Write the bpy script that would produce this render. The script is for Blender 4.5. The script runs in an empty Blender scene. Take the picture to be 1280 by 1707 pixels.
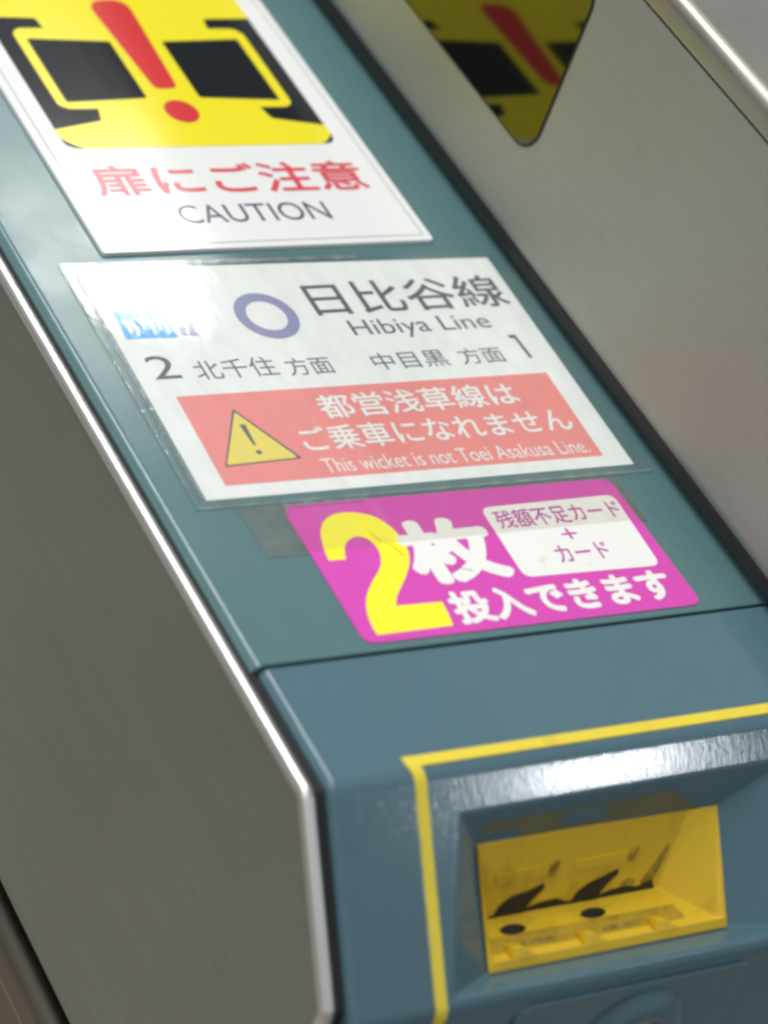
import bpy, bmesh, math, random
from mathutils import Vector, Matrix
R = math.radians
random.seed(4)
sc = bpy.context.scene
COL = sc.collection
TOP = 0.95                    # height of the gate's lid above the floor, metres
S = .5 ** .5

# ------------------------------------------------------------------ camera
cam = bpy.data.cameras.new('camera')
cam.sensor_fit = 'VERTICAL'; cam.sensor_height = 24; cam.sensor_width = 24
cam.lens = 4950.5 / 1707 * 24
cam.clip_start = .02; cam.clip_end = 60
co = bpy.data.objects.new('camera', cam); COL.objects.link(co)
rot = Matrix(((0.8449345810628678, 0.08206682008768768, -0.5285362719481146),
              (-0.4386532188091906, 0.6717473423558733, -0.596941254786564),
              (0.3060537654603395, 0.7362204459796783, 0.6035814340824536)))
CAM = Vector((-.39834, -.47340, TOP + .53443))
co.matrix_world = Matrix.Translation(CAM) @ rot.to_4x4()
cam.dof.use_dof = True
cam.dof.focus_distance = .922
cam.dof.aperture_fstop = 5.6
sc.camera = co

# ------------------------------------------------------------------ world, exposure
w = bpy.data.worlds.new('World'); sc.world = w; w.use_nodes = True
bg = w.node_tree.nodes['Background']
bg.inputs[0].default_value = (.92, .97, 1.0, 1); bg.inputs[1].default_value = .37
sc.view_settings.view_transform = 'Standard'; sc.view_settings.look = 'None'
sc.view_settings.exposure = 0; sc.view_settings.gamma = 1
sc.view_settings.use_curve_mapping = False
sc.cycles.filter_width = 2.9
sc.cycles.max_bounces = 8; sc.cycles.transparent_max_bounces = 12
sc.cycles.sample_clamp_indirect = 6

# ------------------------------------------------------------------ lamps (station ceiling luminaires placed by their glare, and added fill)
def area(name, loc, xa, ya, sx, sy, radiance, col=(1, 1, 1)):
    l = bpy.data.lights.new(name, 'AREA'); l.shape = 'RECTANGLE'; l.size = sx; l.size_y = sy
    l.energy = radiance * math.pi * sx * sy; l.color = col
    o = bpy.data.objects.new(name, l); COL.objects.link(o)
    xa = Vector(xa).normalized(); ya = Vector(ya).normalized(); za = xa.cross(ya)
    if za.z < 0: za = -za; ya = -ya
    ya = za.cross(xa)
    m = Matrix((xa, ya, za)).transposed().to_4x4()
    o.matrix_world = Matrix.Translation(Vector(loc)) @ m
    return o
def mirrored_quad(pts, n, height):
    """where on a ceiling at this height a lamp has to hang to be mirrored at the given spots of a glossy surface"""
    out = []
    n = Vector(n)
    for p in pts:
        p = Vector(p); r = (p - CAM).normalized(); r = r - 2 * r.dot(n) * n
        out.append(p + r * ((height - p.z) / r.z))
    return out
def lamp_for(name, pts, n, height, radiance, col):
    q = mirrored_quad(pts, n, height)
    c = sum(q, Vector()) / 4
    xa = (q[1] + q[2] - q[0] - q[3]) / 2; ya = (q[0] + q[1] - q[2] - q[3]) / 2
    return area(name, c, xa, ya, xa.length, ya.length, radiance, col)
def mm(x, y, z=0.): return Vector((x / 1000, y / 1000, TOP + z / 1000))
def cm(u, v, w=0.): return mm(u, -45 - S * v - S * w, -S * v + S * w)      # on the sloping front face
lamp_for('ceiling_lamp_or_fill', [mm(-25, 216), mm(57, 208), mm(57, 132), mm(-25, 172)], (0, 0, 1), TOP + 1.7, 24, (1, .99, .97))
lamp_for('ceiling_lamp_or_fill', [cm(66, 1), cm(114, 1), cm(118, 11.5), cm(62, 11.5)], (0, -S, S), TOP + 1.7, 75, (.95, .97, 1))
area('ceiling_lamp_or_fill', (-.3, 1.0, TOP + 1.75), (1, 0, 0), (0, 1, 0), .4, 1.9, 17, (1, .985, .95))  # added overhead fill, not a particular luminaire
area('ceiling_lamp_or_fill', (-1.9, -.6, TOP + 1.6), (1, 0, 0), (0, 1, 0), .5, 2.5, 6.0, (1, .985, .95))  # second added fill, from the left and front

# ------------------------------------------------------------------ materials
def mat(name, col, rough=.5, metal=0., spec=.5, bump=(), var=0., coat=0., aniso=None, streak=0., grime=None, noise_scale=60):
    m = bpy.data.materials.new(name); m.use_nodes = True
    nt = m.node_tree; N = nt.nodes; L = nt.links
    b = N['Principled BSDF']
    b.inputs['Base Color'].default_value = (*col, 1)
    b.inputs['Roughness'].default_value = rough; b.inputs['Metallic'].default_value = metal
    b.inputs['Specular IOR Level'].default_value = spec
    if coat: b.inputs['Coat Weight'].default_value = coat; b.inputs['Coat Roughness'].default_value = .06
    tc = N.new('ShaderNodeTexCoord')
    def noise(scale, stretch=(1, 1, 1), detail=3, ro=.5):
        mp = N.new('ShaderNodeMapping'); mp.inputs['Scale'].default_value = stretch
        L.new(tc.outputs['Object'], mp.inputs['Vector'])
        n = N.new('ShaderNodeTexNoise'); n.inputs['Scale'].default_value = scale; n.inputs['Detail'].default_value = detail
        n.inputs['Roughness'].default_value = ro
        L.new(mp.outputs['Vector'], n.inputs['Vector']); return n.outputs['Fac']
    cur = None
    if var:
        mx = N.new('ShaderNodeMix'); mx.data_type = 'RGBA'; mx.blend_type = 'MULTIPLY'; mx.inputs[0].default_value = 1
        r = N.new('ShaderNodeMapRange'); r.inputs[1].default_value = .3; r.inputs[2].default_value = .7
        r.inputs[3].default_value = 1 - var; r.inputs[4].default_value = 1 + var
        L.new(noise(noise_scale, detail=6, ro=.65), r.inputs[0])
        mx.inputs[6].default_value = (*col, 1); L.new(r.outputs[0], mx.inputs[7])
        L.new(mx.outputs[2], b.inputs['Base Color']); cur = mx.outputs[2]
        r2 = N.new('ShaderNodeMapRange'); r2.inputs[1].default_value = .3; r2.inputs[2].default_value = .7
        r2.inputs[3].default_value = rough * .8; r2.inputs[4].default_value = min(1, rough * 1.25)
        L.new(noise(noise_scale * .37, detail=5, ro=.6), r2.inputs[0]); L.new(r2.outputs[0], b.inputs['Roughness'])
    if streak:
        mx = N.new('ShaderNodeMix'); mx.data_type = 'RGBA'; mx.blend_type = 'MULTIPLY'; mx.inputs[0].default_value = 1
        r = N.new('ShaderNodeMapRange'); r.inputs[1].default_value = .3; r.inputs[2].default_value = .7
        r.inputs[3].default_value = 1 - streak; r.inputs[4].default_value = 1 + streak
        L.new(noise(420, (1, .035, 1), 5, .75), r.inputs[0])
        r3 = N.new('ShaderNodeMapRange'); r3.inputs[1].default_value = .3; r3.inputs[2].default_value = .7
        r3.inputs[3].default_value = 1 - streak; r3.inputs[4].default_value = 1 + streak
        L.new(noise(1300, (1, .8, 1), 2, .5), r3.inputs[0])
        mu = N.new('ShaderNodeMath'); mu.operation = 'MULTIPLY'; L.new(r.outputs[0], mu.inputs[0]); L.new(r3.outputs[0], mu.inputs[1])
        if cur: L.new(cur, mx.inputs[6])
        else: mx.inputs[6].default_value = (*col, 1)
        L.new(mu.outputs[0], mx.inputs[7]); L.new(mx.outputs[2], b.inputs['Base Color']); cur = mx.outputs[2]
    if grime:
        gcol, gscale, lo, hi, stretch = grime
        r = N.new('ShaderNodeMapRange'); r.inputs[1].default_value = lo; r.inputs[2].default_value = hi
        L.new(noise(gscale, stretch, 7, .7), r.inputs[0])
        mx = N.new('ShaderNodeMix'); mx.data_type = 'RGBA'
        L.new(r.outputs[0], mx.inputs[0])
        if cur: L.new(cur, mx.inputs[6])
        else: mx.inputs[6].default_value = (*col, 1)
        mx.inputs[7].default_value = (*gcol, 1); L.new(mx.outputs[2], b.inputs['Base Color'])
    prev = None
    for (scale, stretch, dist, strength) in bump:
        bp = N.new('ShaderNodeBump'); bp.inputs['Distance'].default_value = dist; bp.inputs['Strength'].default_value = strength
        L.new(noise(scale, stretch, 2), bp.inputs['Height'])
        if prev: L.new(prev, bp.inputs['Normal'])
        L.new(bp.outputs['Normal'], b.inputs['Normal']); prev = bp.outputs['Normal']
    if aniso is not None:
        b.inputs['Anisotropic'].default_value = aniso
    return m
PEEL = [(420, (1, 1, 1), .0004, .10), (1500, (1, .45, 1), .0002, .16)]
PEEL2 = [(260, (1, 1, 1), .0002, .05), (1300, (1, .25, .25), .0001, .22)]
M = {}
M['lid'] = mat('lid_paint', (.088, .172, .182), .19, streak=.025, bump=PEEL2, var=.025)
M['cover'] = mat('cover_paint', (.078, .152, .190), .10, streak=.025, bump=PEEL2, var=.025)
M['steel'] = mat('brushed_steel', (.41, .425, .375), .60, 1, streak=.025, bump=[(900, (1, .03, 1), .0003, .12)], var=.035, noise_scale=14)
M['cap_steel'] = mat('cap_steel', (.40, .385, .345), .42, 1, streak=.03, bump=[(60, (1, .5, 1), .0004, .12)], var=.06, noise_scale=25)
M['side_steel'] = mat('side_steel', (.345, .348, .322), .45, 1, streak=.06, bump=[(900, (1, .03, 1), .0003, .2)], var=.05, noise_scale=11)
M['trim'] = mat('polished_trim', (.80, .785, .75), .3, 1, bump=[(700, (1, .1, 1), .0003, .1)])
M['low_steel'] = mat('lower_steel', (.22, .19, .155), .38, 1, var=.08, noise_scale=20)
M['dark'] = mat('dark_gap', (.012, .012, .012), .8)
M['rubber'] = mat('rubber', (.02, .021, .02), .6)
M['acrylic'] = mat('smoked_acrylic', (.10, .10, .085), .05, 1)
M['white'] = mat('white_plate', (.77, .78, .785), .07, coat=.3, var=.015)
M['paper'] = mat('white_paper', (.80, .815, .81), .45, var=.02)
M['black'] = mat('black_ink', (.016, .018, .022), .09, bump=[(900, (1, .06, 1), .0002, .03)])
M['yellow'] = mat('yellow_ink', (.80, .70, .03), .14, var=.02)
M['red'] = mat('red_ink', (.60, .045, .05), .16)
M['red_text'] = mat('red_lettering_ink', (.64, .085, .11), .2)
M['navy'] = mat('navy_ink', (.10, .10, .17), .2)
M['grey'] = mat('grey_ink', (.10, .10, .13), .4)
M['rule'] = mat('rule_ink', (.22, .22, .25), .3)
M['lav'] = mat('lavender_ink', (.25, .27, .45), .4)
M['salmon'] = mat('salmon_ink', (.80, .25, .24), .4, var=.03)
M['triyellow'] = mat('triangle_yellow', (.80, .66, .11), .4)
M['blue'] = mat('sky_blue_ink', (.10, .42, .80), .4, var=.12, noise_scale=300)
M['magenta'] = mat('magenta_print', (.64, .066, .44), .22, var=.03, bump=[(200, (1, 1, 1), .0003, .05)])
M['lemon'] = mat('lemon_print', (.93, .86, .03), .22)
M['wprint'] = mat('white_print', (.82, .82, .80), .22, grime=((.45, .38, .32), 90, .62, .78, (1, 1, 1)))
M['mtext'] = mat('magenta_lettering', (.50, .07, .38), .25)
M['stripe'] = mat('yellow_stripe', (.78, .62, .05), .4, grime=((.42, .34, .07), 160, .55, .85, (1, .3, .3)), bump=[(300, (1, 1, 1), .0004, .3)])
M['olive'] = mat('olive_reflection', (.15, .145, .075), .18, var=.1)
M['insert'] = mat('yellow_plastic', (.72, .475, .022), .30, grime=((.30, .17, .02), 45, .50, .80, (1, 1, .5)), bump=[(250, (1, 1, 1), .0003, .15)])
M['shaded_grime'] = mat('shaded_grimy_yellow', (.47, .31, .018), .36, grime=((.16, .10, .02), 95, .46, .78, (1, 1, .5)), bump=[(250, (1, 1, 1), .0003, .2)])
M['opening_black'] = mat('slot_black', (.012, .010, .007), .5, grime=((.10, .07, .02), 220, .55, .8, (1, 1, 1)))  # flat black pieces paint the darkness inside slits and holes
M['stain'] = mat('worn_brown', (.20, .13, .02), .5, grime=((.45, .33, .03), 260, .40, .62, (1, 1, 1)))
M['lens'] = mat('sensor_lens', (.02, .012, .006), .08)
M['floor'] = mat('floor_tiles', (.34, .32, .28), .45, var=.12, noise_scale=7)
M['glue'] = mat('glue_residue', (.42, .46, .48), .6, var=.3, noise_scale=200)
M['residue'] = mat('grey_tape', (.095, .135, .133), .5, grime=((.16, .19, .18), 120, .45, .8, (1, 1, 1)))

def film(name, tint, extra, wr=.10, ws=240):
    m = bpy.data.materials.new(name); m.use_nodes = True
    nt = m.node_tree; N = nt.nodes; L = nt.links; N.clear()
    out = N.new('ShaderNodeOutputMaterial'); tr = N.new('ShaderNodeBsdfTransparent'); gl = N.new('ShaderNodeBsdfGlossy')
    df = N.new('ShaderNodeBsdfDiffuse'); df.inputs[0].default_value = (.50, .53, .52, 1)
    lw = N.new('ShaderNodeLayerWeight'); lw.inputs[0].default_value = .5
    pw = N.new('ShaderNodeMath'); pw.operation = 'POWER'; pw.inputs[1].default_value = 5; L.new(lw.outputs['Facing'], pw.inputs[0])
    fr = N.new('ShaderNodeMath'); fr.operation = 'MULTIPLY_ADD'; fr.inputs[1].default_value = .95; fr.inputs[2].default_value = .045; L.new(pw.outputs[0], fr.inputs[0])
    m1 = N.new('ShaderNodeMixShader'); m2 = N.new('ShaderNodeMixShader')
    tr.inputs[0].default_value = (*tint, 1); gl.inputs['Roughness'].default_value = .045
    tc = N.new('ShaderNodeTexCoord'); n = N.new('ShaderNodeTexNoise'); n.inputs['Scale'].default_value = 170; n.inputs['Detail'].default_value = 5
    mp = N.new('ShaderNodeMapping'); mp.inputs['Scale'].default_value = (1, .4, 1)
    L.new(tc.outputs['Object'], mp.inputs[0]); L.new(mp.outputs[0], n.inputs['Vector'])
    mr = N.new('ShaderNodeMapRange'); mr.inputs[1].default_value = .35; mr.inputs[2].default_value = .75
    mr.inputs[3].default_value = extra * .4; mr.inputs[4].default_value = extra * 1.6
    L.new(n.outputs['Fac'], mr.inputs[0]); L.new(mr.outputs[0], m1.inputs[0])
    n2 = N.new('ShaderNodeTexNoise'); n2.inputs['Scale'].default_value = ws; L.new(mp.outputs[0], n2.inputs['Vector'])
    bp = N.new('ShaderNodeBump'); bp.inputs['Distance'].default_value = .0002; bp.inputs['Strength'].default_value = wr
    L.new(n2.outputs['Fac'], bp.inputs['Height']); L.new(bp.outputs[0], gl.inputs['Normal'])
    L.new(tr.outputs[0], m1.inputs[1]); L.new(df.outputs[0], m1.inputs[2])
    L.new(fr.outputs[0], m2.inputs[0]); L.new(m1.outputs[0], m2.inputs[1]); L.new(gl.outputs[0], m2.inputs[2])
    L.new(m2.outputs[0], out.inputs[0]); return m
M['film'] = film('clear_film', (.97, .98, .975), .07)
M['film_edge'] = film('wrinkled_film_edge', (.86, .88, .87), .25, .9, 900)
M['film2'] = film('clear_tape', (.94, .94, .91), .05)

# ------------------------------------------------------------------ mesh helpers (everything measured in millimetres)
def thing(name, loc, label, cat, group=None):
    o = bpy.data.objects.new(name, None); COL.objects.link(o); o.location = loc; o.empty_display_size = .03
    o['label'] = label; o['category'] = cat
    if group: o['group'] = group
    bpy.context.view_layer.update(); return o
def base_of(p):
    v = Vector()
    while p is not None: v += p.location; p = p.parent
    return v
def flat_normals(o):
    wn = o.modifiers.new('normals', 'WEIGHTED_NORMAL'); wn.keep_sharp = True; wn.weight = 100
def link(name, bm, m, parent=None, smooth=None, label=None):
    me = bpy.data.meshes.new(name)
    bmesh.ops.recalc_face_normals(bm, faces=bm.faces)
    if parent is not None:
        b = base_of(parent)
        for v in bm.verts: v.co -= b
    bm.to_mesh(me); bm.free()
    me.materials.append(M[m] if isinstance(m, str) else m)
    o = bpy.data.objects.new(name, me); COL.objects.link(o); o.parent = parent
    if smooth:
        for p in me.polygons: p.use_smooth = True
        me.set_sharp_from_angle(angle=R(smooth))
        flat_normals(o)
    if label: o['label'] = label
    return o
def prism(bm, bottom, top):
    """closed solid between two equally long loops of world points"""
    a = [bm.verts.new(p) for p in bottom]; b = [bm.verts.new(p) for p in top]; n = len(a)
    bm.faces.new(a[::-1]); bm.faces.new(b)
    for i in range(n): bm.faces.new((a[i], a[(i + 1) % n], b[(i + 1) % n], b[i]))
def slab(poly, z0, z1, bm=None):
    bm = bm or bmesh.new()
    prism(bm, [mm(x, y, z0) for x, y in poly], [mm(x, y, z1) for x, y in poly]); return bm
def rect(x0, x1, y0, y1, r=0., seg=5):
    if not r: return [(x0, y0), (x1, y0), (x1, y1), (x0, y1)]
    out = []
    for cx, cy, a in ((x1 - r, y0 + r, -90), (x1 - r, y1 - r, 0), (x0 + r, y1 - r, 90), (x0 + r, y0 + r, 180)):
        for k in range(seg + 1):
            t = R(a + 90 * k / seg); out.append((cx + r * math.cos(t), cy + r * math.sin(t)))
    return out
def rounded(poly, r, seg=4):
    """round every corner of a polygon"""
    out = []; n = len(poly)
    for i in range(n):
        p = Vector(poly[i]); a = (Vector(poly[i - 1]) - p); b = (Vector(poly[(i + 1) % n]) - p)
        rr = r[i] if isinstance(r, (list, tuple)) else r
        if rr <= 0: out.append(tuple(p)); continue
        rr = min(rr, a.length * .45, b.length * .45)
        pa = p + a.normalized() * rr; pb = p + b.normalized() * rr
        for k in range(seg + 1):
            t = k / seg; out.append(tuple(pa * (1 - t) ** 2 + p * 2 * t * (1 - t) + pb * t * t))
    return out
def bevel_edges(bm, test, offset, seg):
    es = [e for e in bm.edges if test(e)]
    bmesh.ops.bevel(bm, geom=es, offset=offset / 1000, segments=seg, profile=.5, affect='EDGES', clamp_overlap=True)
def boxmm(bm, x0, x1, y0, y1, z0, z1): return slab(rect(x0, x1, y0, y1), z0, z1, bm)
def evaluated(o):
    dg = bpy.context.evaluated_depsgraph_get(); me = bpy.data.meshes.new_from_object(o.evaluated_get(dg))
    return me

# ------------------------------------------------------------------ floor
bm = bmesh.new()
bmesh.ops.create_grid(bm, x_segments=1, y_segments=1, size=12)
fl = link('floor', bm, 'floor'); fl['kind'] = 'structure'

# ================================================================== the ticket gate
GB = Vector((.09, .25, 0))
gate = thing('ticket_gate', GB, 'teal and brushed steel ticket gate with a yellow card slot in its sloping front', 'ticket gate')

# lid: cross-section run along Y
def run(section, y0, y1):
    bm = bmesh.new()
    prism(bm, [mm(x, y0, z) for x, z in section], [mm(x, y1, z) for x, z in section]); return bm
def arc(cx, cz, r, a0, a1, seg=7):
    return [(cx + r * math.cos(R(a0 + (a1 - a0) * k / seg)), cz + r * math.sin(R(a0 + (a1 - a0) * k / seg))) for k in range(seg + 1)]
lid_sec = [(-1.2, -28)] + arc(2.0, -3.2, 3.2, 180, 90) + [(187, 0), (187, -28)]
bm = run(lid_sec, .5, 640)
bevel_edges(bm, lambda e: all(abs(v.co.y - .0005) < 1e-5 for v in e.verts), .5, 2)
link('top_lid', bm, 'lid', gate, 40)

# front cover: profile in (y,z) run along X, hollow funnel cut in the slope
YB = -45 - S * 66; ZB = -S * 66
prof = [(-.7, 0), (-45, 0), (YB, ZB), (YB - 1.5, -300), (-.7, -300)]
bm = bmesh.new()
prism(bm, [mm(.6, y, z) for y, z in prof], [mm(187, y, z) for y, z in prof])
def near(v, y, z): return abs(v.co.y - y / 1000) < 1e-5 and abs(v.co.z - TOP - z / 1000) < 1e-5
def on_left(v): return v.co.x < .00061
def tst(e):
    a, b = e.verts
    if on_left(a) and on_left(b):
        pts = prof
        for (p, q) in ((0, 1), (1, 2), (2, 3)):
            if (near(a, *pts[p]) and near(b, *pts[q])) or (near(a, *pts[q]) and near(b, *pts[p])): return True
        return False
    for p in (1, 2):
        if near(a, *prof[p]) and near(b, *prof[p]): return True
    return False
bevel_edges(bm, tst, 2.8, 7)
bevel_edges(bm, lambda e: all(abs(v.co.y + .0007) < 1e-5 for v in e.verts) and any(v.co.z > TOP - .01 for v in e.verts), .6, 3)
cover = link('front_cover', bm, 'cover', gate)
inner = [(50, 23.5), (134.5, 23.5), (134.5, 59), (50, 59)]
outer = [(41, 13), (158, 12.2), (158, 62.2), (33, 62.2)]
out2 = [(o[0] + (o[0] - i[0]) / 8, o[1] + (o[1] - i[1]) / 8) for o, i in zip(outer, inner)]
bm = bmesh.new()
rings = [[bm.verts.new(cm(u, v, 1)) for u, v in out2], [bm.verts.new(cm(u, v, -8)) for u, v in inner], [bm.verts.new(cm(u, v, -34)) for u, v in inner]]
bm.faces.new(rings[0]); bm.faces.new(rings[2][::-1])
for a, b in ((0, 1), (1, 2)):
    for i in range(4): bm.faces.new((rings[a][i], rings[a][(i + 1) % 4], rings[b][(i + 1) % 4], rings[b][i]))
cut = link('cutter', bm, 'cover', gate)
bo = cover.modifiers.new('b', 'BOOLEAN'); bo.object = cut; bo.operation = 'DIFFERENCE'; bo.solver = 'EXACT'
bpy.context.view_layer.update()
me = evaluated(cover); cover.modifiers.clear(); cover.data = me; bpy.data.objects.remove(cut)
bm = bmesh.new(); bm.from_mesh(me)
bmesh.ops.remove_doubles(bm, verts=bm.verts, dist=1e-6)
bmesh.ops.dissolve_limit(bm, angle_limit=R(.3), verts=bm.verts, edges=bm.edges)
def uvw(p):
    p = p + GB; y = p.y * 1000 + 45; z = (p.z - TOP) * 1000
    return p.x * 1000, -S * y - S * z, -S * y + S * z
def lip(e):
    q = [uvw(v.co) for v in e.verts]
    if abs(q[0][2]) < .2 and abs(q[1][2]) < .2 and all(20 < a[0] < 160 and 11 < a[1] < 63 for a in q): return True
    return any(abs(a[2]) < .2 for a in q) and any(abs(a[2] + 8) < .2 for a in q) and all(20 < a[0] < 160 and 11 < a[1] < 63 for a in q)
bmesh.ops.bevel(bm, geom=[e for e in bm.edges if lip(e)], offset=.0017, segments=5, profile=.5, affect='EDGES', clamp_overlap=True)
bm.to_mesh(me); bm.free()
for p in me.polygons: p.use_smooth = True
me.set_sharp_from_angle(angle=R(35))
flat_normals(cover)
cover.data.materials.clear(); cover.data.materials.append(M['cover'])

# raised pad on the vertical front with an arched finger dimple
def dm(x, z, o=0.): return mm(x, YB - 1.5 * (ZB - z) / (ZB + 300) - o, z)
bm = bmesh.new()
pad = rect(56, 140, -150, -50.5, 5, 5)
prism(bm, [dm(x, z, -1) for x, z in pad], [dm(x, z, 1.1) for x, z in pad])
bevel_edges(bm, lambda e: all(v.co.y < dm(0, (v.co.z - TOP) * 1000, .9).y for v in e.verts), 1.9, 6)
padobj = link('raised_pad', bm, 'cover', gate, 35)
bm = bmesh.new()                                   # a domed arch standing on the pad
prev = None; NA = 22; cx = 103
rows = []
for (f, o) in ((1, -1.2), (.93, 0.3), (.84, 1.9), (.72, 3.0), (.60, 3.0), (.50, 1.6), (.46, -.8)):
    ring = []
    for k in range(NA + 1):
        t = math.pi * k / NA; ring.append(bm.verts.new(dm(cx + 19 * f * math.cos(t), -77 + 23 * f * math.sin(t), 2.4 + o)))
    lo = [bm.verts.new(dm(cx + 19 * f, -130, 2.4 + o))]; hi = [bm.verts.new(dm(cx - 19 * f, -130, 2.4 + o))]
    rows.append(lo + ring + hi)
for a, b in zip(rows, rows[1:]):
    for i in range(len(a) - 1): bm.faces.new((a[i], a[i + 1], b[i + 1], b[i]))
link('arched_rim', bm, 'cover', padobj, 60)
bm = bmesh.new()
pts = [(cx + 9.2, -130)] + [(cx + 9.2 * math.cos(math.pi * k / 12), -77 + 11.2 * math.sin(math.pi * k / 12)) for k in range(13)] + [(cx - 9.2, -130)]
prism(bm, [dm(x, z, 1) for x, z in pts], [dm(x, z, 2.75) for x, z in pts])
link('lens', bm, 'steel', padobj)

# yellow stripe: along the top, over the edge and down the front
bm = bmesh.new()
boxmm(bm, 28.2, 187.2, -42.8, -39.1, -.5, .32)
link('yellow_stripe', bm, 'stripe', gate)
bm = bmesh.new()
path = [mm(0, -39, .3)]
path.append(mm(0, -41.8, .3))
for k in range(1, 8):
    a = R(45 * k / 8); rr = 2.8 / math.tan(R(22.5)) ; c = (-45 + 2.8, -rr)
    path.append(mm(0, c[0] - (rr + .3) * math.sin(a), c[1] + (rr + .3) * math.cos(a)))
path += [cm(0, 3, .3), cm(0, 62.9, .3)]
c2v = 66
for k in range(1, 8):
    a = R(45 + 45 * k / 8); rr = 2.8 / math.tan(R(22.6)); c = (YB + rr, None)
    # arc tangent to slope and front
    cy = YB + rr - .15; cz = ZB - 2.8
    path.append(mm(0, cy - (rr + .3) * math.sin(a), cz + (rr + .3) * math.cos(a)))
path += [dm(0, ZB - 3, .3), dm(0, -200, .3)]
n = len(path); va = []; vb = []
rows = []
for i, p in enumerate(path):
    t = (path[min(i + 1, n - 1)] - path[max(i - 1, 0)]).normalized(); nrm = Vector((1, 0, 0)).cross(t); 
    if nrm.z < 0 and nrm.y > 0: nrm = -nrm
    if nrm.z < -.2: nrm = -nrm
    wob = .12 * math.sin(i * 1.7)
    x0 = (26.4 if i > 1 else 26.0) + .25 * min(1, i / 6) * 3 + wob; x1 = x0 + 3.7
    rows.append([bm.verts.new(p + Vector((x0 / 1000, 0, 0))), bm.verts.new(p + Vector((x1 / 1000, 0, 0))),
                 bm.verts.new(p + Vector((x1 / 1000, 0, 0)) - nrm * .0008), bm.verts.new(p + Vector((x0 / 1000, 0, 0)) - nrm * .0008)])
for a, b in zip(rows, rows[1:]):
    for i in range(4): bm.faces.new((a[i], a[(i + 1) % 4], b[(i + 1) % 4], b[i]))
bm.faces.new(rows[0]); bm.faces.new(rows[-1][::-1])
link('yellow_stripe', bm, 'stripe', gate, 50)

# dark strip added as the shade in the gap between trim and painted covers
side_gap = [(639, -2.9), (-43.9, -2.9), (-85.7, -44.7), (-87.3, -299), (-60, -299), (-60, -60), (-30, -30), (639, -30)]
bm = bmesh.new(); prism(bm, [mm(-2.5, y, z) for y, z in side_gap], [mm(.4, y, z) for y, z in side_gap]); link('edge_gap_shade', bm, 'dark', gate)
# insert's reflection painted as an olive plate on the bevel above the card slot
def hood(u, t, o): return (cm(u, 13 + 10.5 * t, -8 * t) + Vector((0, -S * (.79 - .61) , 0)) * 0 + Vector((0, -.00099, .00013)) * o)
def reflection_piece(name, poly, o0, o1, m, parent):
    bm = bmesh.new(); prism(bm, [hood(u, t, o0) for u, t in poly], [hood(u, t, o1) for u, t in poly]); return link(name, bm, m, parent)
hp = reflection_piece('painted_reflection', rounded([(51.5, .98), (50.5, .40), (114, .34), (117, .40), (128, .98)], [0, .15, 0, .3, 0], 3), -.3, .12, 'olive', gate)
reflection_piece('reflected_shutter', [(52, .97), (51.5, .66), (63, .66), (64, .97)], .1, .2, 'cover', hp)
reflection_piece('reflected_shutter', [(78, .80), (78, .42), (93, .40), (93, .80)], .1, .2, 'cover', hp)
# yellow card slot insert
ins = bpy.data.objects.new('card_slot', None)
bm = bmesh.new()
TLo, TRo, BRo, BLo = cm(50.1, 23.6, -7.6), cm(134.4, 23.6, -7.6), cm(134.4, 58.9, -7.6), cm(50.1, 58.9, -7.6)
TLi, TRi = cm(51.5, 24.4, -8.2), cm(123.5, 24.4, -8.2)
LipR, LipL = cm(133.2, 55.6, -7.0), cm(51.5, 55.6, -7.0)
LR2, LL2 = mm(132, -79.2, -46), mm(52, -79.2, -46)
FR, FL_ = cm(118.2, 45.7, -19), cm(54, 45.7, -19)
V = {k: bm.verts.new(p) for k, p in dict(TLo=TLo, TRo=TRo, BRo=BRo, BLo=BLo, TLi=TLi, TRi=TRi, LipR=LipR, LipL=LipL, LR2=LR2, LL2=LL2, FR=FR, FL=FL_).items()}
def f(*k): bm.faces.new([V[i] for i in k])
f('TLo', 'TRo', 'TRi', 'TLi'); f('TLi', 'TRi', 'FR', 'FL'); f('FL', 'FR', 'LR2', 'LL2')
f('LL2', 'LR2', 'LipR', 'LipL'); f('LipL', 'LipR', 'BRo', 'BLo')
f('TRo', 'BRo', 'LipR'); f('TRo', 'LipR', 'LR2'); f('TRo', 'LR2', 'FR', 'TRi')
f('TLo', 'LipL', 'BLo'); f('TLo', 'LL2', 'LipL'); f('TLo', 'TLi', 'FL', 'LL2')
bmesh.ops.recalc_face_normals(bm, faces=bm.faces)
bmesh.ops.bevel(bm, geom=[e for e in bm.edges if not e.is_boundary], offset=.0022, segments=5, profile=.5, affect='EDGES', clamp_overlap=True)
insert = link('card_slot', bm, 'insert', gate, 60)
# back wall coordinates: a along X (absolute), b down the wall
A0 = cm(0, 24, -8); DB = (cm(0, 45.7, -19) - A0); LB = DB.length * 1000; DB = DB.normalized(); NB = Vector((1, 0, 0)).cross(DB).normalized()
if NB.y > 0: NB = -NB
def bw(a, b, o=0.): return A0 + Vector((a / 1000, 0, 0)) + DB * (b / 1000) + NB * (o / 1000)
def bwall(name, poly, o0, o1, m, parent=insert, sm=None):
    bm = bmesh.new(); prism(bm, [bw(a, b, o0) for a, b in poly], [bw(a, b, o1) for a, b in poly]); return link(name, bm, m, parent, sm)
def ramp(poly): return rounded(poly, 1.2, 3)
bwall('ticket_slit', rounded([(60.0, 24.6), (62.2, 20.6), (65.5, 18.2), (71, 17.4), (76.6, 15.6), (76.8, 17.2), (73.5, 20.4), (71.6, 22.6), (70.4, 24.9)], .9), -.3, .35, 'opening_black')
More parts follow.
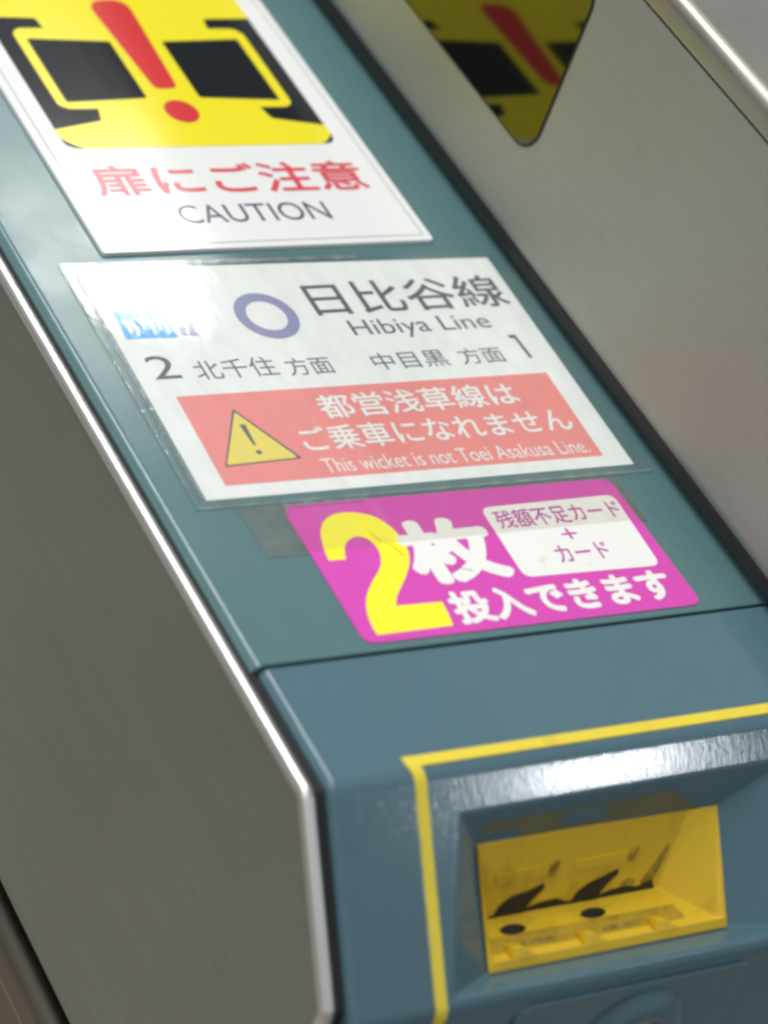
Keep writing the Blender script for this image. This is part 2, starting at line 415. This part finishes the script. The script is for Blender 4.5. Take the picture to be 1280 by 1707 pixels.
bwall('ticket_slit', rounded([(87.0, 24.6), (89.2, 20.6), (92.8, 18.4), (97.5, 17.0), (102.6, 15.2), (102.8, 16.8), (99.2, 20.0), (97.4, 22.4), (96.6, 24.9)], .9), -.3, .35, 'opening_black')
bwall('slit_shadow_gap', rounded([(56, 24.9), (60, 23.6), (71, 23.2), (76, 22.0), (82, 21.6), (86, 23.4), (97, 23.4), (101, 22.2), (107, 21.7), (111, 22.8), (116, 21.0), (117.6, 24.9)], .6), -.3, .28, 'opening_black')
bwall('embossed_bar', rounded([(59, 9.9), (76.6, 9.4), (76.4, 12.6), (59, 13.0)], .8), -.3, .7, 'insert', sm=40)
bwall('embossed_bar', rounded([(86.5, 9.9), (104.6, 9.4), (104.4, 12.6), (86.5, 13.0)], .8), -.3, .7, 'insert', sm=40)
bwall('worn_arrow', rounded([(77.4, 12.8), (77.9, 10.0), (80.4, 8.4), (79.6, 11), (78.6, 13.8)], .5), -.3, .75, 'stain')
bwall('worn_arrow', rounded([(105.4, 12.8), (105.9, 10.0), (108.4, 8.4), (107.6, 11), (106.6, 13.8)], .5), -.3, .75, 'stain')
bm = bmesh.new(); slab(rounded([(54, -76.2), (122, -76.2), (118.2, -65.2), (55, -65.2)], 1.5), -46.3, -45.86, bm); link('shaded_slot_floor', bm, 'shaded_grime', insert)  # overlay with grime plus shade painted into its colour
for (x, y) in ((64.6, -69), (92.8, -68.6)):
    bm = bmesh.new(); el = [(x + 4.4 * math.cos(t * math.pi / 10), y + 1.9 * math.sin(t * math.pi / 10)) for t in range(20)]
    slab(el, -46.6, -45.75, bm); sh = link('sensor_hole', bm, 'opening_black', insert)
    bm = bmesh.new(); el = [(x + 2.6 + 1.5 * math.cos(t * math.pi / 8), y - .4 + .9 * math.sin(t * math.pi / 8)) for t in range(16)]
    slab(el, -46, -45.6, bm); link('lens', bm, 'lens', sh)
for (x0, x1, y) in ((63.5, 76.5, -74.3), (92, 105.5, -74.6)):
    bm = bmesh.new(); slab(rounded([(x0, y - .9), (x1, y - .9), (x1 + .8, y + .9), (x0 + 1, y + .9)], .4), -46.4, -45.78, bm); link('groove', bm, 'stain', insert)
for x in (58.5, 83.2, 108.4):
    bm = bmesh.new()
    a = [mm(x, -80.2, -45.2), mm(x + 9.5, -80.2, -45.2), mm(x + 5.5, -73.8, -46.0), mm(x + .2, -72.6, -46.0)]
    b = [mm(x + .4, -77.6, -42.2), mm(x + 2.6, -77.6, -42.2), mm(x + 1.6, -74.8, -44.9), mm(x + .4, -74.4, -44.9)]
    prism(bm, a, b); bmesh.ops.bevel(bm, geom=list(bm.edges), offset=.0004, segments=2, profile=.5, affect='EDGES', clamp_overlap=True)
    link('guide_fin', bm, 'insert', insert)

for pts in ([(104, 20.8), (107, 19.0), (110, 20.6), (109, 23), (105, 22.8)], [(111.5, 21.5), (116, 15), (119.6, 9.0), (119.9, 12), (117.6, 19), (115, 23.6)]):  # brown patches on the back wall and along the fold
    bwall('brown_smear', rounded(pts, 1.2), -.2, .12, 'stain')
for (x0, x1, y) in ((54, 84, -65.2), (80, 116, -65.4)):
    bm = bmesh.new(); slab(rounded([(x0, y - .8), ((x0 + x1) / 2, y - 1.8), (x1, y - .6), (x1 - 1, y + .6), (x0 + 1, y + .8)], .7), -46.2, -45.8, bm); link('brown_smear', bm, 'stain', insert)
# steel side panel, trim rail, lower body
def sec(y, z): return (y, z)
top_path = [(640, -3.6), (-43.5, -3.6), (-84.9, -45.0), (-86.4, -300)]
def side_sheet(name, x0, x1, poly, m, sm=None, parent=gate):
    bm = bmesh.new(); prism(bm, [mm(x0, y, z) for y, z in poly], [mm(x1, y, z) for y, z in poly]); return link(name, bm, m, parent, sm)
side_sheet('side_panel', -6.1, -4.6, [(640, -4.6), (-43, -4.6), (-83.9, -45.5), (-84.7, -169), (640, -169)], 'side_steel')
side_sheet('inner_frame', 12, 22, [(640, -6), (-40, -6), (-78, -50), (-80, -300), (640, -300)], 'dark')
bm = bmesh.new(); NT = 16; rows = []
P3 = [Vector((0, y, z)) for y, z in top_path]
samples = []
for i in range(3):
    a, b = P3[i], P3[i + 1]; d = (b - a).normalized(); Ln = (b - a).length
    for s_ in ([0] if i == 0 else [.35, .7]): samples.append((a + d * s_ if i == 0 else a + d * s_, d, 1.0 if s_ != .35 or i == 0 else .86))
    samples.append((b - d * .7, d, 1.0)); samples.append((b - d * .35, d, .86 if i < 2 else 1))
    if i < 2:
        d2 = (P3[i + 2] - b).normalized(); samples.append((b, (d + d2).normalized(), .86))
for (c, d, fct) in samples:
    nx = Vector((1, 0, 0)); ny = nx.cross(d).normalized(); ring = []
    for k in range(NT):
        t = 2 * math.pi * k / NT; q = c + (nx * math.cos(t) + ny * math.sin(t)) * 2.25 * fct
        ring.append(bm.verts.new(mm(-4.7 + q.x, q.y, q.z)))
    rows.append(ring)
for a, b in zip(rows, rows[1:]):
    for i in range(NT): bm.faces.new((a[i], a[(i + 1) % NT], b[(i + 1) % NT], b[i]))
bm.faces.new(rows[0]); bm.faces.new(rows[-1][::-1])
link('edge_trim', bm, 'trim', gate, 50)
bm = run([(-1.5, -900)] + [(-1.5, -206.6), (-1.0, -206.3), (-1.0, -205.9), (-1.5, -205.6)] + arc(6, -199, 7.5, 180, 90, 6) + [(290, -191.5), (290, -900)], -80, 640)
link('lower_panel', bm, 'low_steel', gate, 50)
bm = bmesh.new(); boxmm(bm, 0, 286, -74, 636, -950, -900.5); link('plinth', bm, 'rubber', gate)
bm = bmesh.new(); boxmm(bm, 30, 286, -44, 636, -191, -31); link('inner_frame', bm, 'dark', gate)

# raised steel wall behind the lid, with its cap and smoked window
wall_sec = [(187.5, -6), (187.5, 8), (179, 8.2)] + arc(180.5, 14.5, 6.5, 250, 180, 8) + [(174, 116.3), (176, 116.3), (300, 116.3), (300, -180), (187.5, -180)]
bm = run(wall_sec, -38, 640); wl = link('raised_wall', bm, 'steel', gate, 40)
cap_sec = [(176, 117)] + [(174, 117.4), (173.7, 118)] + arc(178.2, 123, 4.5, 180, 90, 8) + [(300, 129.5), (300, 117)]
bm = run(cap_sec, -38, 640); link('wall_cap', bm, 'cap_steel', gate, 40)
bm = run([(187.3, -3), (181.0, .2)] + arc(183, 6, 6.2, 250, 165, 8) + [(177.6, 9.6), (187.3, 9.6)], -37, 639)
link('dark_base_strip', bm, 'rubber', gate, 40)  # dark strip along the foot of the wall
# vertical pressed line in the wall
bm = bmesh.new()
prism(bm, [mm(174.3, 125.9, 24), mm(174.3, 129.9, 24), mm(174.3, 130.3, 100), mm(174.3, 126.3, 100)],
      [mm(173.86, 127.6, 26), mm(173.86, 128.4, 26), mm(173.86, 128.7, 98), mm(173.86, 127.9, 98)])
link('pressed_rib', bm, 'steel', wl, 70)
win = rect(173, 460, 39.5, 109, 11, 7)
bm = bmesh.new(); prism(bm, [mm(174.4, y, z) for y, z in win], [mm(173.75, y, z) for y, z in win])
wf = link('window', bm, 'rubber', gate)
win2 = rect(174.0, 459, 40.5, 108, 10.2, 7)
bm = bmesh.new(); prism(bm, [mm(173.9, y, z) for y, z in win2], [mm(173.5, y, z) for y, z in win2])
link('pane', bm, 'acrylic', wf)

# ================================================================== lettering
def text(parent, name, s, x0, x1, y0, y1, z, m, fat=0., rotd=0., shear=0.):
    c = bpy.data.curves.new(name, 'FONT'); c.body = s; c.resolution_u = 4; c.size = 1; c.shear = shear
    c.fill_mode = 'FRONT' if hasattr(c, 'fill_mode') else c.fill_mode
    o = bpy.data.objects.new(name, c); COL.objects.link(o); bpy.context.view_layer.update()
    me = evaluated(o); bpy.data.objects.remove(o); bpy.data.curves.remove(c)
    if fat:
        base = bmesh.new(); base.from_mesh(me); tmp = bmesh.new()
        for k in range(9):
            q = Vector((0, 0, 0)) if k == 8 else Vector((fat * math.cos(k * math.pi / 4), fat * math.sin(k * math.pi / 4), 0))
            me2 = me.copy()
            for v in me2.vertices: v.co += q; v.co.z = k * .004
            tmp.from_mesh(me2); bpy.data.meshes.remove(me2)
        tmp.to_mesh(me); tmp.free(); base.free()
    xs = [v.co.x for v in me.vertices]; ys = [v.co.y for v in me.vertices]
    ax, bx, ay, by = min(xs), max(xs), min(ys), max(ys); b = base_of(parent)
    cr, sr = math.cos(R(rotd)), math.sin(R(rotd))
    for v in me.vertices:
        x = (v.co.x - ax) / (bx - ax) * (x1 - x0); y = (v.co.y - ay) / (by - ay) * (y1 - y0)
        v.co = mm(x0 + cr * x - sr * y, y0 + sr * x + cr * y, z + v.co.z) - b
    me.materials.clear(); me.materials.append(M[m]); me.name = name
    o = bpy.data.objects.new(name, me); COL.objects.link(o); o.parent = parent
    return o
def sheet(parent, name, poly, z, m, th=.04, sm=None):
    if m.startswith('film'):
        bm = bmesh.new(); bm.faces.new([bm.verts.new(mm(x, y, z)) for x, y in poly]); o = link(name, bm, m, parent)
        if o.data.polygons[0].normal.z < 0: o.data.flip_normals()
        return o
    return link(name, slab(poly, z - th, z), m, parent, sm)

# ------------------------------------------------------------------ caution sign
cs = thing('caution_sign', mm(92, 180, .05), 'white caution plate with yellow door pictogram and red exclamation mark', 'sign')
bm = slab(rect(29.5, 154.3, 180.3, 372, 1.4, 4), 0.02, 1.5)
bevel_edges(bm, lambda e: all(v.co.z > TOP + .00145 for v in e.verts), .45, 3)
link('plate', bm, 'white', cs, 50)
Z1 = 1.55
for (x0, x1, y0, y1) in ((32.6, 32.95, 183.4, 369), (150.9, 151.25, 183.4, 369), (32.6, 151.25, 183.0, 183.35)):
    sheet(cs, 'border_line', rect(x0, x1, y0, y1), Z1, 'rule')
sheet(cs, 'pictogram_ground', rounded([(39.3, 235), (143.4, 235), (143.4, 350), (39.3, 350)], 5), Z1, 'black')
# yellow shape, mirrored about the centre line
XC = 91.3
half = [(0, 234.7), (47, 234.7), (52.3, 240.5), (52.3, 245.5), (33, 250.0), (31.4, 256.6), (42.5, 256.6), (45.4, 259), (45.4, 301), (42.5, 304), (32.4, 304), (33.2, 310), (52.3, 310.6), (52.3, 350), (0, 350)]
rad = [0, 5, 2, 0, .8, 0, 3, 3, 3, 3, 0, 1, 0, 4, 0]
hr = rounded(half, rad, 4)
door = rounded([(10.2, 262.5), (41.4, 260.6), (41.4, 297.6), (10.2, 296.0)], 1.0, 3)
bm = bmesh.new()
# build as filled face with a hole
def filled(loops, z, bm):
    es = []
    for lp in loops:
        vs = [bm.verts.new(mm(x, y, z)) for x, y in lp]
        for i in range(len(vs)): es.append(bm.edges.new((vs[i], vs[(i + 1) % len(vs)])))
    bmesh.ops.triangle_fill(bm, use_beauty=True, use_dissolve=False, edges=es, normal=(0, 0, 1))
full = [(XC + x, y) for x, y in hr] + [(XC - x, y) for x, y in hr[::-1] if x > 0]
filled([full, [(XC + x, y) for x, y in door], [(XC - x, y) for x, y in door]], Z1 + .05, bm)
link('pictogram', bm, 'yellow', cs)
sheet(cs, 'exclamation_mark', rounded([(-8.7 + XC - .6, 321), (8.7 + XC - 1.5, 322), (4.2 + XC, 268), (-4.2 + XC - .6, 267.6)], [8, 8, 3, 3], 6), Z1 + .12, 'red')
sheet(cs, 'exclamation_dot', [(XC - .4 + 6.3 * math.cos(t * math.pi / 12), 254.6 + 6.5 * math.sin(t * math.pi / 12)) for t in range(24)], Z1 + .12, 'red')
text(cs, 'lettering', '扉にご注意', 40.8, 144.3, 208.6, 225.2, Z1 + .02, 'red_text', .018)
text(cs, 'lettering', 'CAUTION', 64.4, 121, 193.4, 203, Z1 + .02, 'navy')

# ------------------------------------------------------------------ line sign
ls = thing('line_sign', mm(92, 118, .05), 'laminated white paper sign with lavender ring and pink warning box', 'sign')
pq = [(14.6, 66.6), (168.9, 65.6), (171.2, 171.2), (17.4, 174.4)]
sheet(ls, 'paper', pq, .16, 'paper', .12)
Z2 = .20
bm = bmesh.new(); ro = [(73.4 + 10.9 * math.cos(t * math.pi / 24), 147.2 + 11.4 * math.sin(t * math.pi / 24)) for t in range(48)]
ri = [(73.4 + 6.9 * math.cos(t * math.pi / 24), 147.2 + 7.2 * math.sin(t * math.pi / 24)) for t in range(48)]
filled([ro, ri], Z2, bm); link('line_ring', bm, 'lav', ls)
text(ls, 'lettering', '日比谷線', 92.0, 167.5, 145.6, 162.2, Z2, 'grey', .008)
text(ls, 'lettering', 'Hibiya Line', 100.4, 153.6, 132.8, 142.6, Z2, 'grey')
text(ls, 'lettering', '2', 21.8, 31.2, 120.4, 131.2, Z2, 'grey')
text(ls, 'lettering', '北千住', 36.4, 65.0, 118.8, 127.9, Z2, 'grey')
text(ls, 'lettering', '方面', 68.6, 84.9, 118.0, 126.3, Z2, 'grey')
text(ls, 'lettering', '中目黒', 100.0, 128.0, 117.9, 126.2, Z2, 'grey', 0)
text(ls, 'lettering', '方面', 133.0, 149.9, 117.9, 125.8, Z2, 'grey', 0)
bm = bmesh.new(); filled([[(156.9, 130.9), (159.9, 130.9), (160.3, 119.0), (159.0, 119.0), (158.6, 129.1), (156.8, 129.4)]], Z2, bm); link('lettering', bm, 'grey', ls)
lg = sheet(ls, 'logo', [(20.0, 139.6), (37.8, 139.2), (38.6, 152.4), (21.0, 153.2)], Z2, 'blue')
for i, (dx, hgt) in enumerate(((0, 6.5), (2.2, 8.0), (5.2, 5.5), (8.2, 7.6), (10.6, 6.0), (12.9, 7.4))):
    x = 22.2 + dx; pts = [(x, 148.4), (x + 1.5, 149.2), (x + 1.9, 149.0 - hgt * .55), (x + 1.1, 149 - hgt), (x + .3, 148.4 - hgt), (x + .9, 148.6 - hgt * .5)]
    sheet(lg, 'logo_mark', rounded(pts, .6, 3), Z2 + .04, 'wprint', .03)
lg2 = sheet(ls, 'logo', [(39.6, 139.6), (45.6, 139.6), (46.4, 149.5), (40.2, 149.5)], Z2, 'lav')
sheet(lg2, 'logo_mark', [(40.8, 144), (45.2, 145.4), (45.3, 146.3), (40.8, 145)], Z2 + .04, 'wprint')
sheet(lg2, 'logo_mark', [(42.0, 140.6), (43.0, 140.6), (43.6, 148.6), (42.8, 148.6)], Z2 + .05, 'wprint')
sheet(ls, 'warning_box', [(23.4, 72.0), (159.8, 70.6), (161.2, 111.4), (25.0, 112.2)], Z2, 'salmon')
sheet(ls, 'warning_triangle', rounded([(26.9, 79.9), (54.0, 80.9), (41.2, 105.0)], .8, 3), Z2 + .04, 'grey')
sheet(ls, 'warning_triangle', rounded([(27.9, 80.6), (52.6, 81.4), (41.1, 103.4)], .8, 3), Z2 + .08, 'triyellow')
sheet(ls, 'exclamation_mark', [(40.0, 97.6), (42.0, 97.6), (41.4, 88.2), (40.5, 88.2)], Z2 + .12, 'grey')
sheet(ls, 'exclamation_dot', [(40.9 + 1.0 * math.cos(t * math.pi / 6), 85.0 + 1.0 * math.sin(t * math.pi / 6)) for t in range(12)], Z2 + .12, 'grey')
text(ls, 'lettering', '都営浅草線は', 70.5, 144.2, 97.2, 108.2, Z2 + .06, 'wprint', .016)
text(ls, 'lettering', 'ご乗車になれません', 57.4, 157.2, 83.2, 94.4, Z2 + .06, 'wprint', .014)
text(ls, 'lettering', 'This wicket is not Toei Asakusa Line.', 59.2, 156.4, 73.6, 80.0, Z2 + .06, 'wprint', 0, -.6)
sheet(ls, 'laminate_film', [(9.6, 62.6), (174.0, 61.2), (178.2, 173.4), (12.4, 177.0)], Z2 + .28, 'film', .10)

def edge_band(parent, a, b, wd, z):
    bm = bmesh.new(); a = Vector(a); b = Vector(b); d = (b - a).normalized(); n = Vector((-d.y, d.x)); K = 60; rows = []
    for k in range(K + 1):
        p = a + (b - a) * k / K; w1 = wd * (.6 + .5 * random.random())
        rows.append((bm.verts.new(mm(p.x, p.y, z + .1 * random.random())), bm.verts.new(mm(p.x + n.x * w1, p.y + n.y * w1, z + .18 * random.random()))))
    for r0, r1 in zip(rows, rows[1:]): bm.faces.new((r0[0], r1[0], r1[1], r0[1]))
    o = link('film_edge', bm, 'film_edge', parent, 180)
    if o.data.polygons[0].normal.z < 0: o.data.flip_normals()
edge_band(ls, (9.7, 62.8), (12.5, 176.8), -1.0, Z2 + .32)
edge_band(ls, (13.8, 67.0), (16.6, 174.0), 1.1, Z2 + .32)
edge_band(ls, (12.6, 176.8), (120, 174.9), -2.2, Z2 + .32)
edge_band(ls, (9.8, 62.8), (173.6, 61.4), 1.0, Z2 + .32)
# ------------------------------------------------------------------ magenta sticker and tape
tp = sheet(None, 'adhesive_tape', [(23.0, 41.0), (158.6, 40.2), (159.2, 60.6), (22.4, 62.4)], .14, 'residue', .12)
tp['label'] = 'dark grey strip of old tape under the magenta sticker'; tp['category'] = 'tape'
ms = thing('notice_sticker', mm(96, 31, .16), 'magenta sticker with a big yellow 2 and white box, lowest on the teal lid', 'sticker')
mq = [(36.6, 3.4), (156.6, 2.8), (155.6, 60.2), (37.0, 61.4)]
sheet(ms, 'sticker_sheet', rounded(mq, 4.2, 5), .30, 'magenta', .12)
Z3 = .34
two = [(41.4, 37.3), (47.1, 37.1), (48.6, 41.5), (51.5, 44.8), (55.5, 46.2), (58.3, 44.7), (59.7, 40.7), (58.8, 36.3), (56.4, 32.2), (49.9, 26.1), (45.7, 21.1), (43.0, 15.4), (41.9, 9.7), (42.0, 6.3), (67.8, 6.4), (68.8, 11.4), (69.2, 16.1), (53.6, 16.6), (55.5, 20.0), (62.8, 27.6), (66.9, 32.8), (68.9, 37.2), (69.6, 42.4), (68.7, 48.4), (65.2, 53.8), (58.6, 56.3), (52.2, 56.2), (47.2, 53.3), (44.1, 48.7), (42.1, 42.3)]
hard = {0, 1, 13, 14, 16, 17}
bm = bmesh.new(); filled([rounded(two, [0 if i in hard else 3 for i in range(len(two))], 3)], Z3, bm); link('lettering', bm, 'lemon', ms)
text(ms, 'lettering', '枚', 66.6, 100.2, 22.6, 50.2, Z3, 'wprint', .05)
sheet(ms, 'white_box', rounded([(101.8, 22.0), (151.6, 20.6), (156.0, 52.6), (103.0, 52.6)][:2] + [(152.8, 52.8), (102.6, 52.6)], 3.4, 5), Z3, 'wprint')
text(ms, 'lettering', '残額不足カード', 105.2, 151.4, 42.6, 50.6, Z3 + .05, 'mtext', .012)
text(ms, 'lettering', '+', 124.4, 130.0, 35.6, 40.2, Z3 + .05, 'mtext', 0)
text(ms, 'lettering', 'カード', 117.8, 137.2, 26.0, 33.4, Z3 + .05, 'mtext', .010)
text(ms, 'lettering', '投入できます', 71.0, 150.6, 6.0, 19.6, Z3, 'wprint', .04)
for (x0, y0, x1, y1) in ((63.5, 44, 66.5, 36), (79, 30, 86, 27), (60, 48, 62, 43)):
    d = Vector((x1 - x0, y1 - y0)).normalized(); nn = Vector((-d.y, d.x)) * .16
    sheet(ms, 'scratch', [(x0, y0), (x1 - nn.x, y1 - nn.y), (x1 + nn.x, y1 + nn.y)], Z3 + .1, 'stain', .03)
ct = sheet(None, 'adhesive_tape', [(34.5, 41.6), (158.9, 40.6), (158.4, 62.0), (35.5, 63.0)], .60, 'film2', .10)
ct['label'] = 'clear tape strip across the top of the magenta sticker'; ct['category'] = 'tape'
edge_band(ms, (37.5, 60.4), (66, 60.2), 1.6, .72)
edge_band(ms, (37.4, 58.0), (39.6, 61.0), 1.2, .72)
# whitish glue residue along the left edge of the yellow stripe
bm = bmesh.new(); rows = []
for k in range(80):
    v = 8 + 52 * k / 79; a = max(0., .34 * math.sin(k * .31) * math.sin(k * .083 + 1) + .12 * random.random())
    x1 = 26.95 + .25 * random.random() * .3
    rows.append((bm.verts.new(cm(x1 - a - .05, v, .12)), bm.verts.new(cm(x1, v, .16))))
for r0, r1 in zip(rows, rows[1:]): bm.faces.new((r0[0], r1[0], r1[1], r0[1]))
link('glue_residue', bm, 'glue', gate)
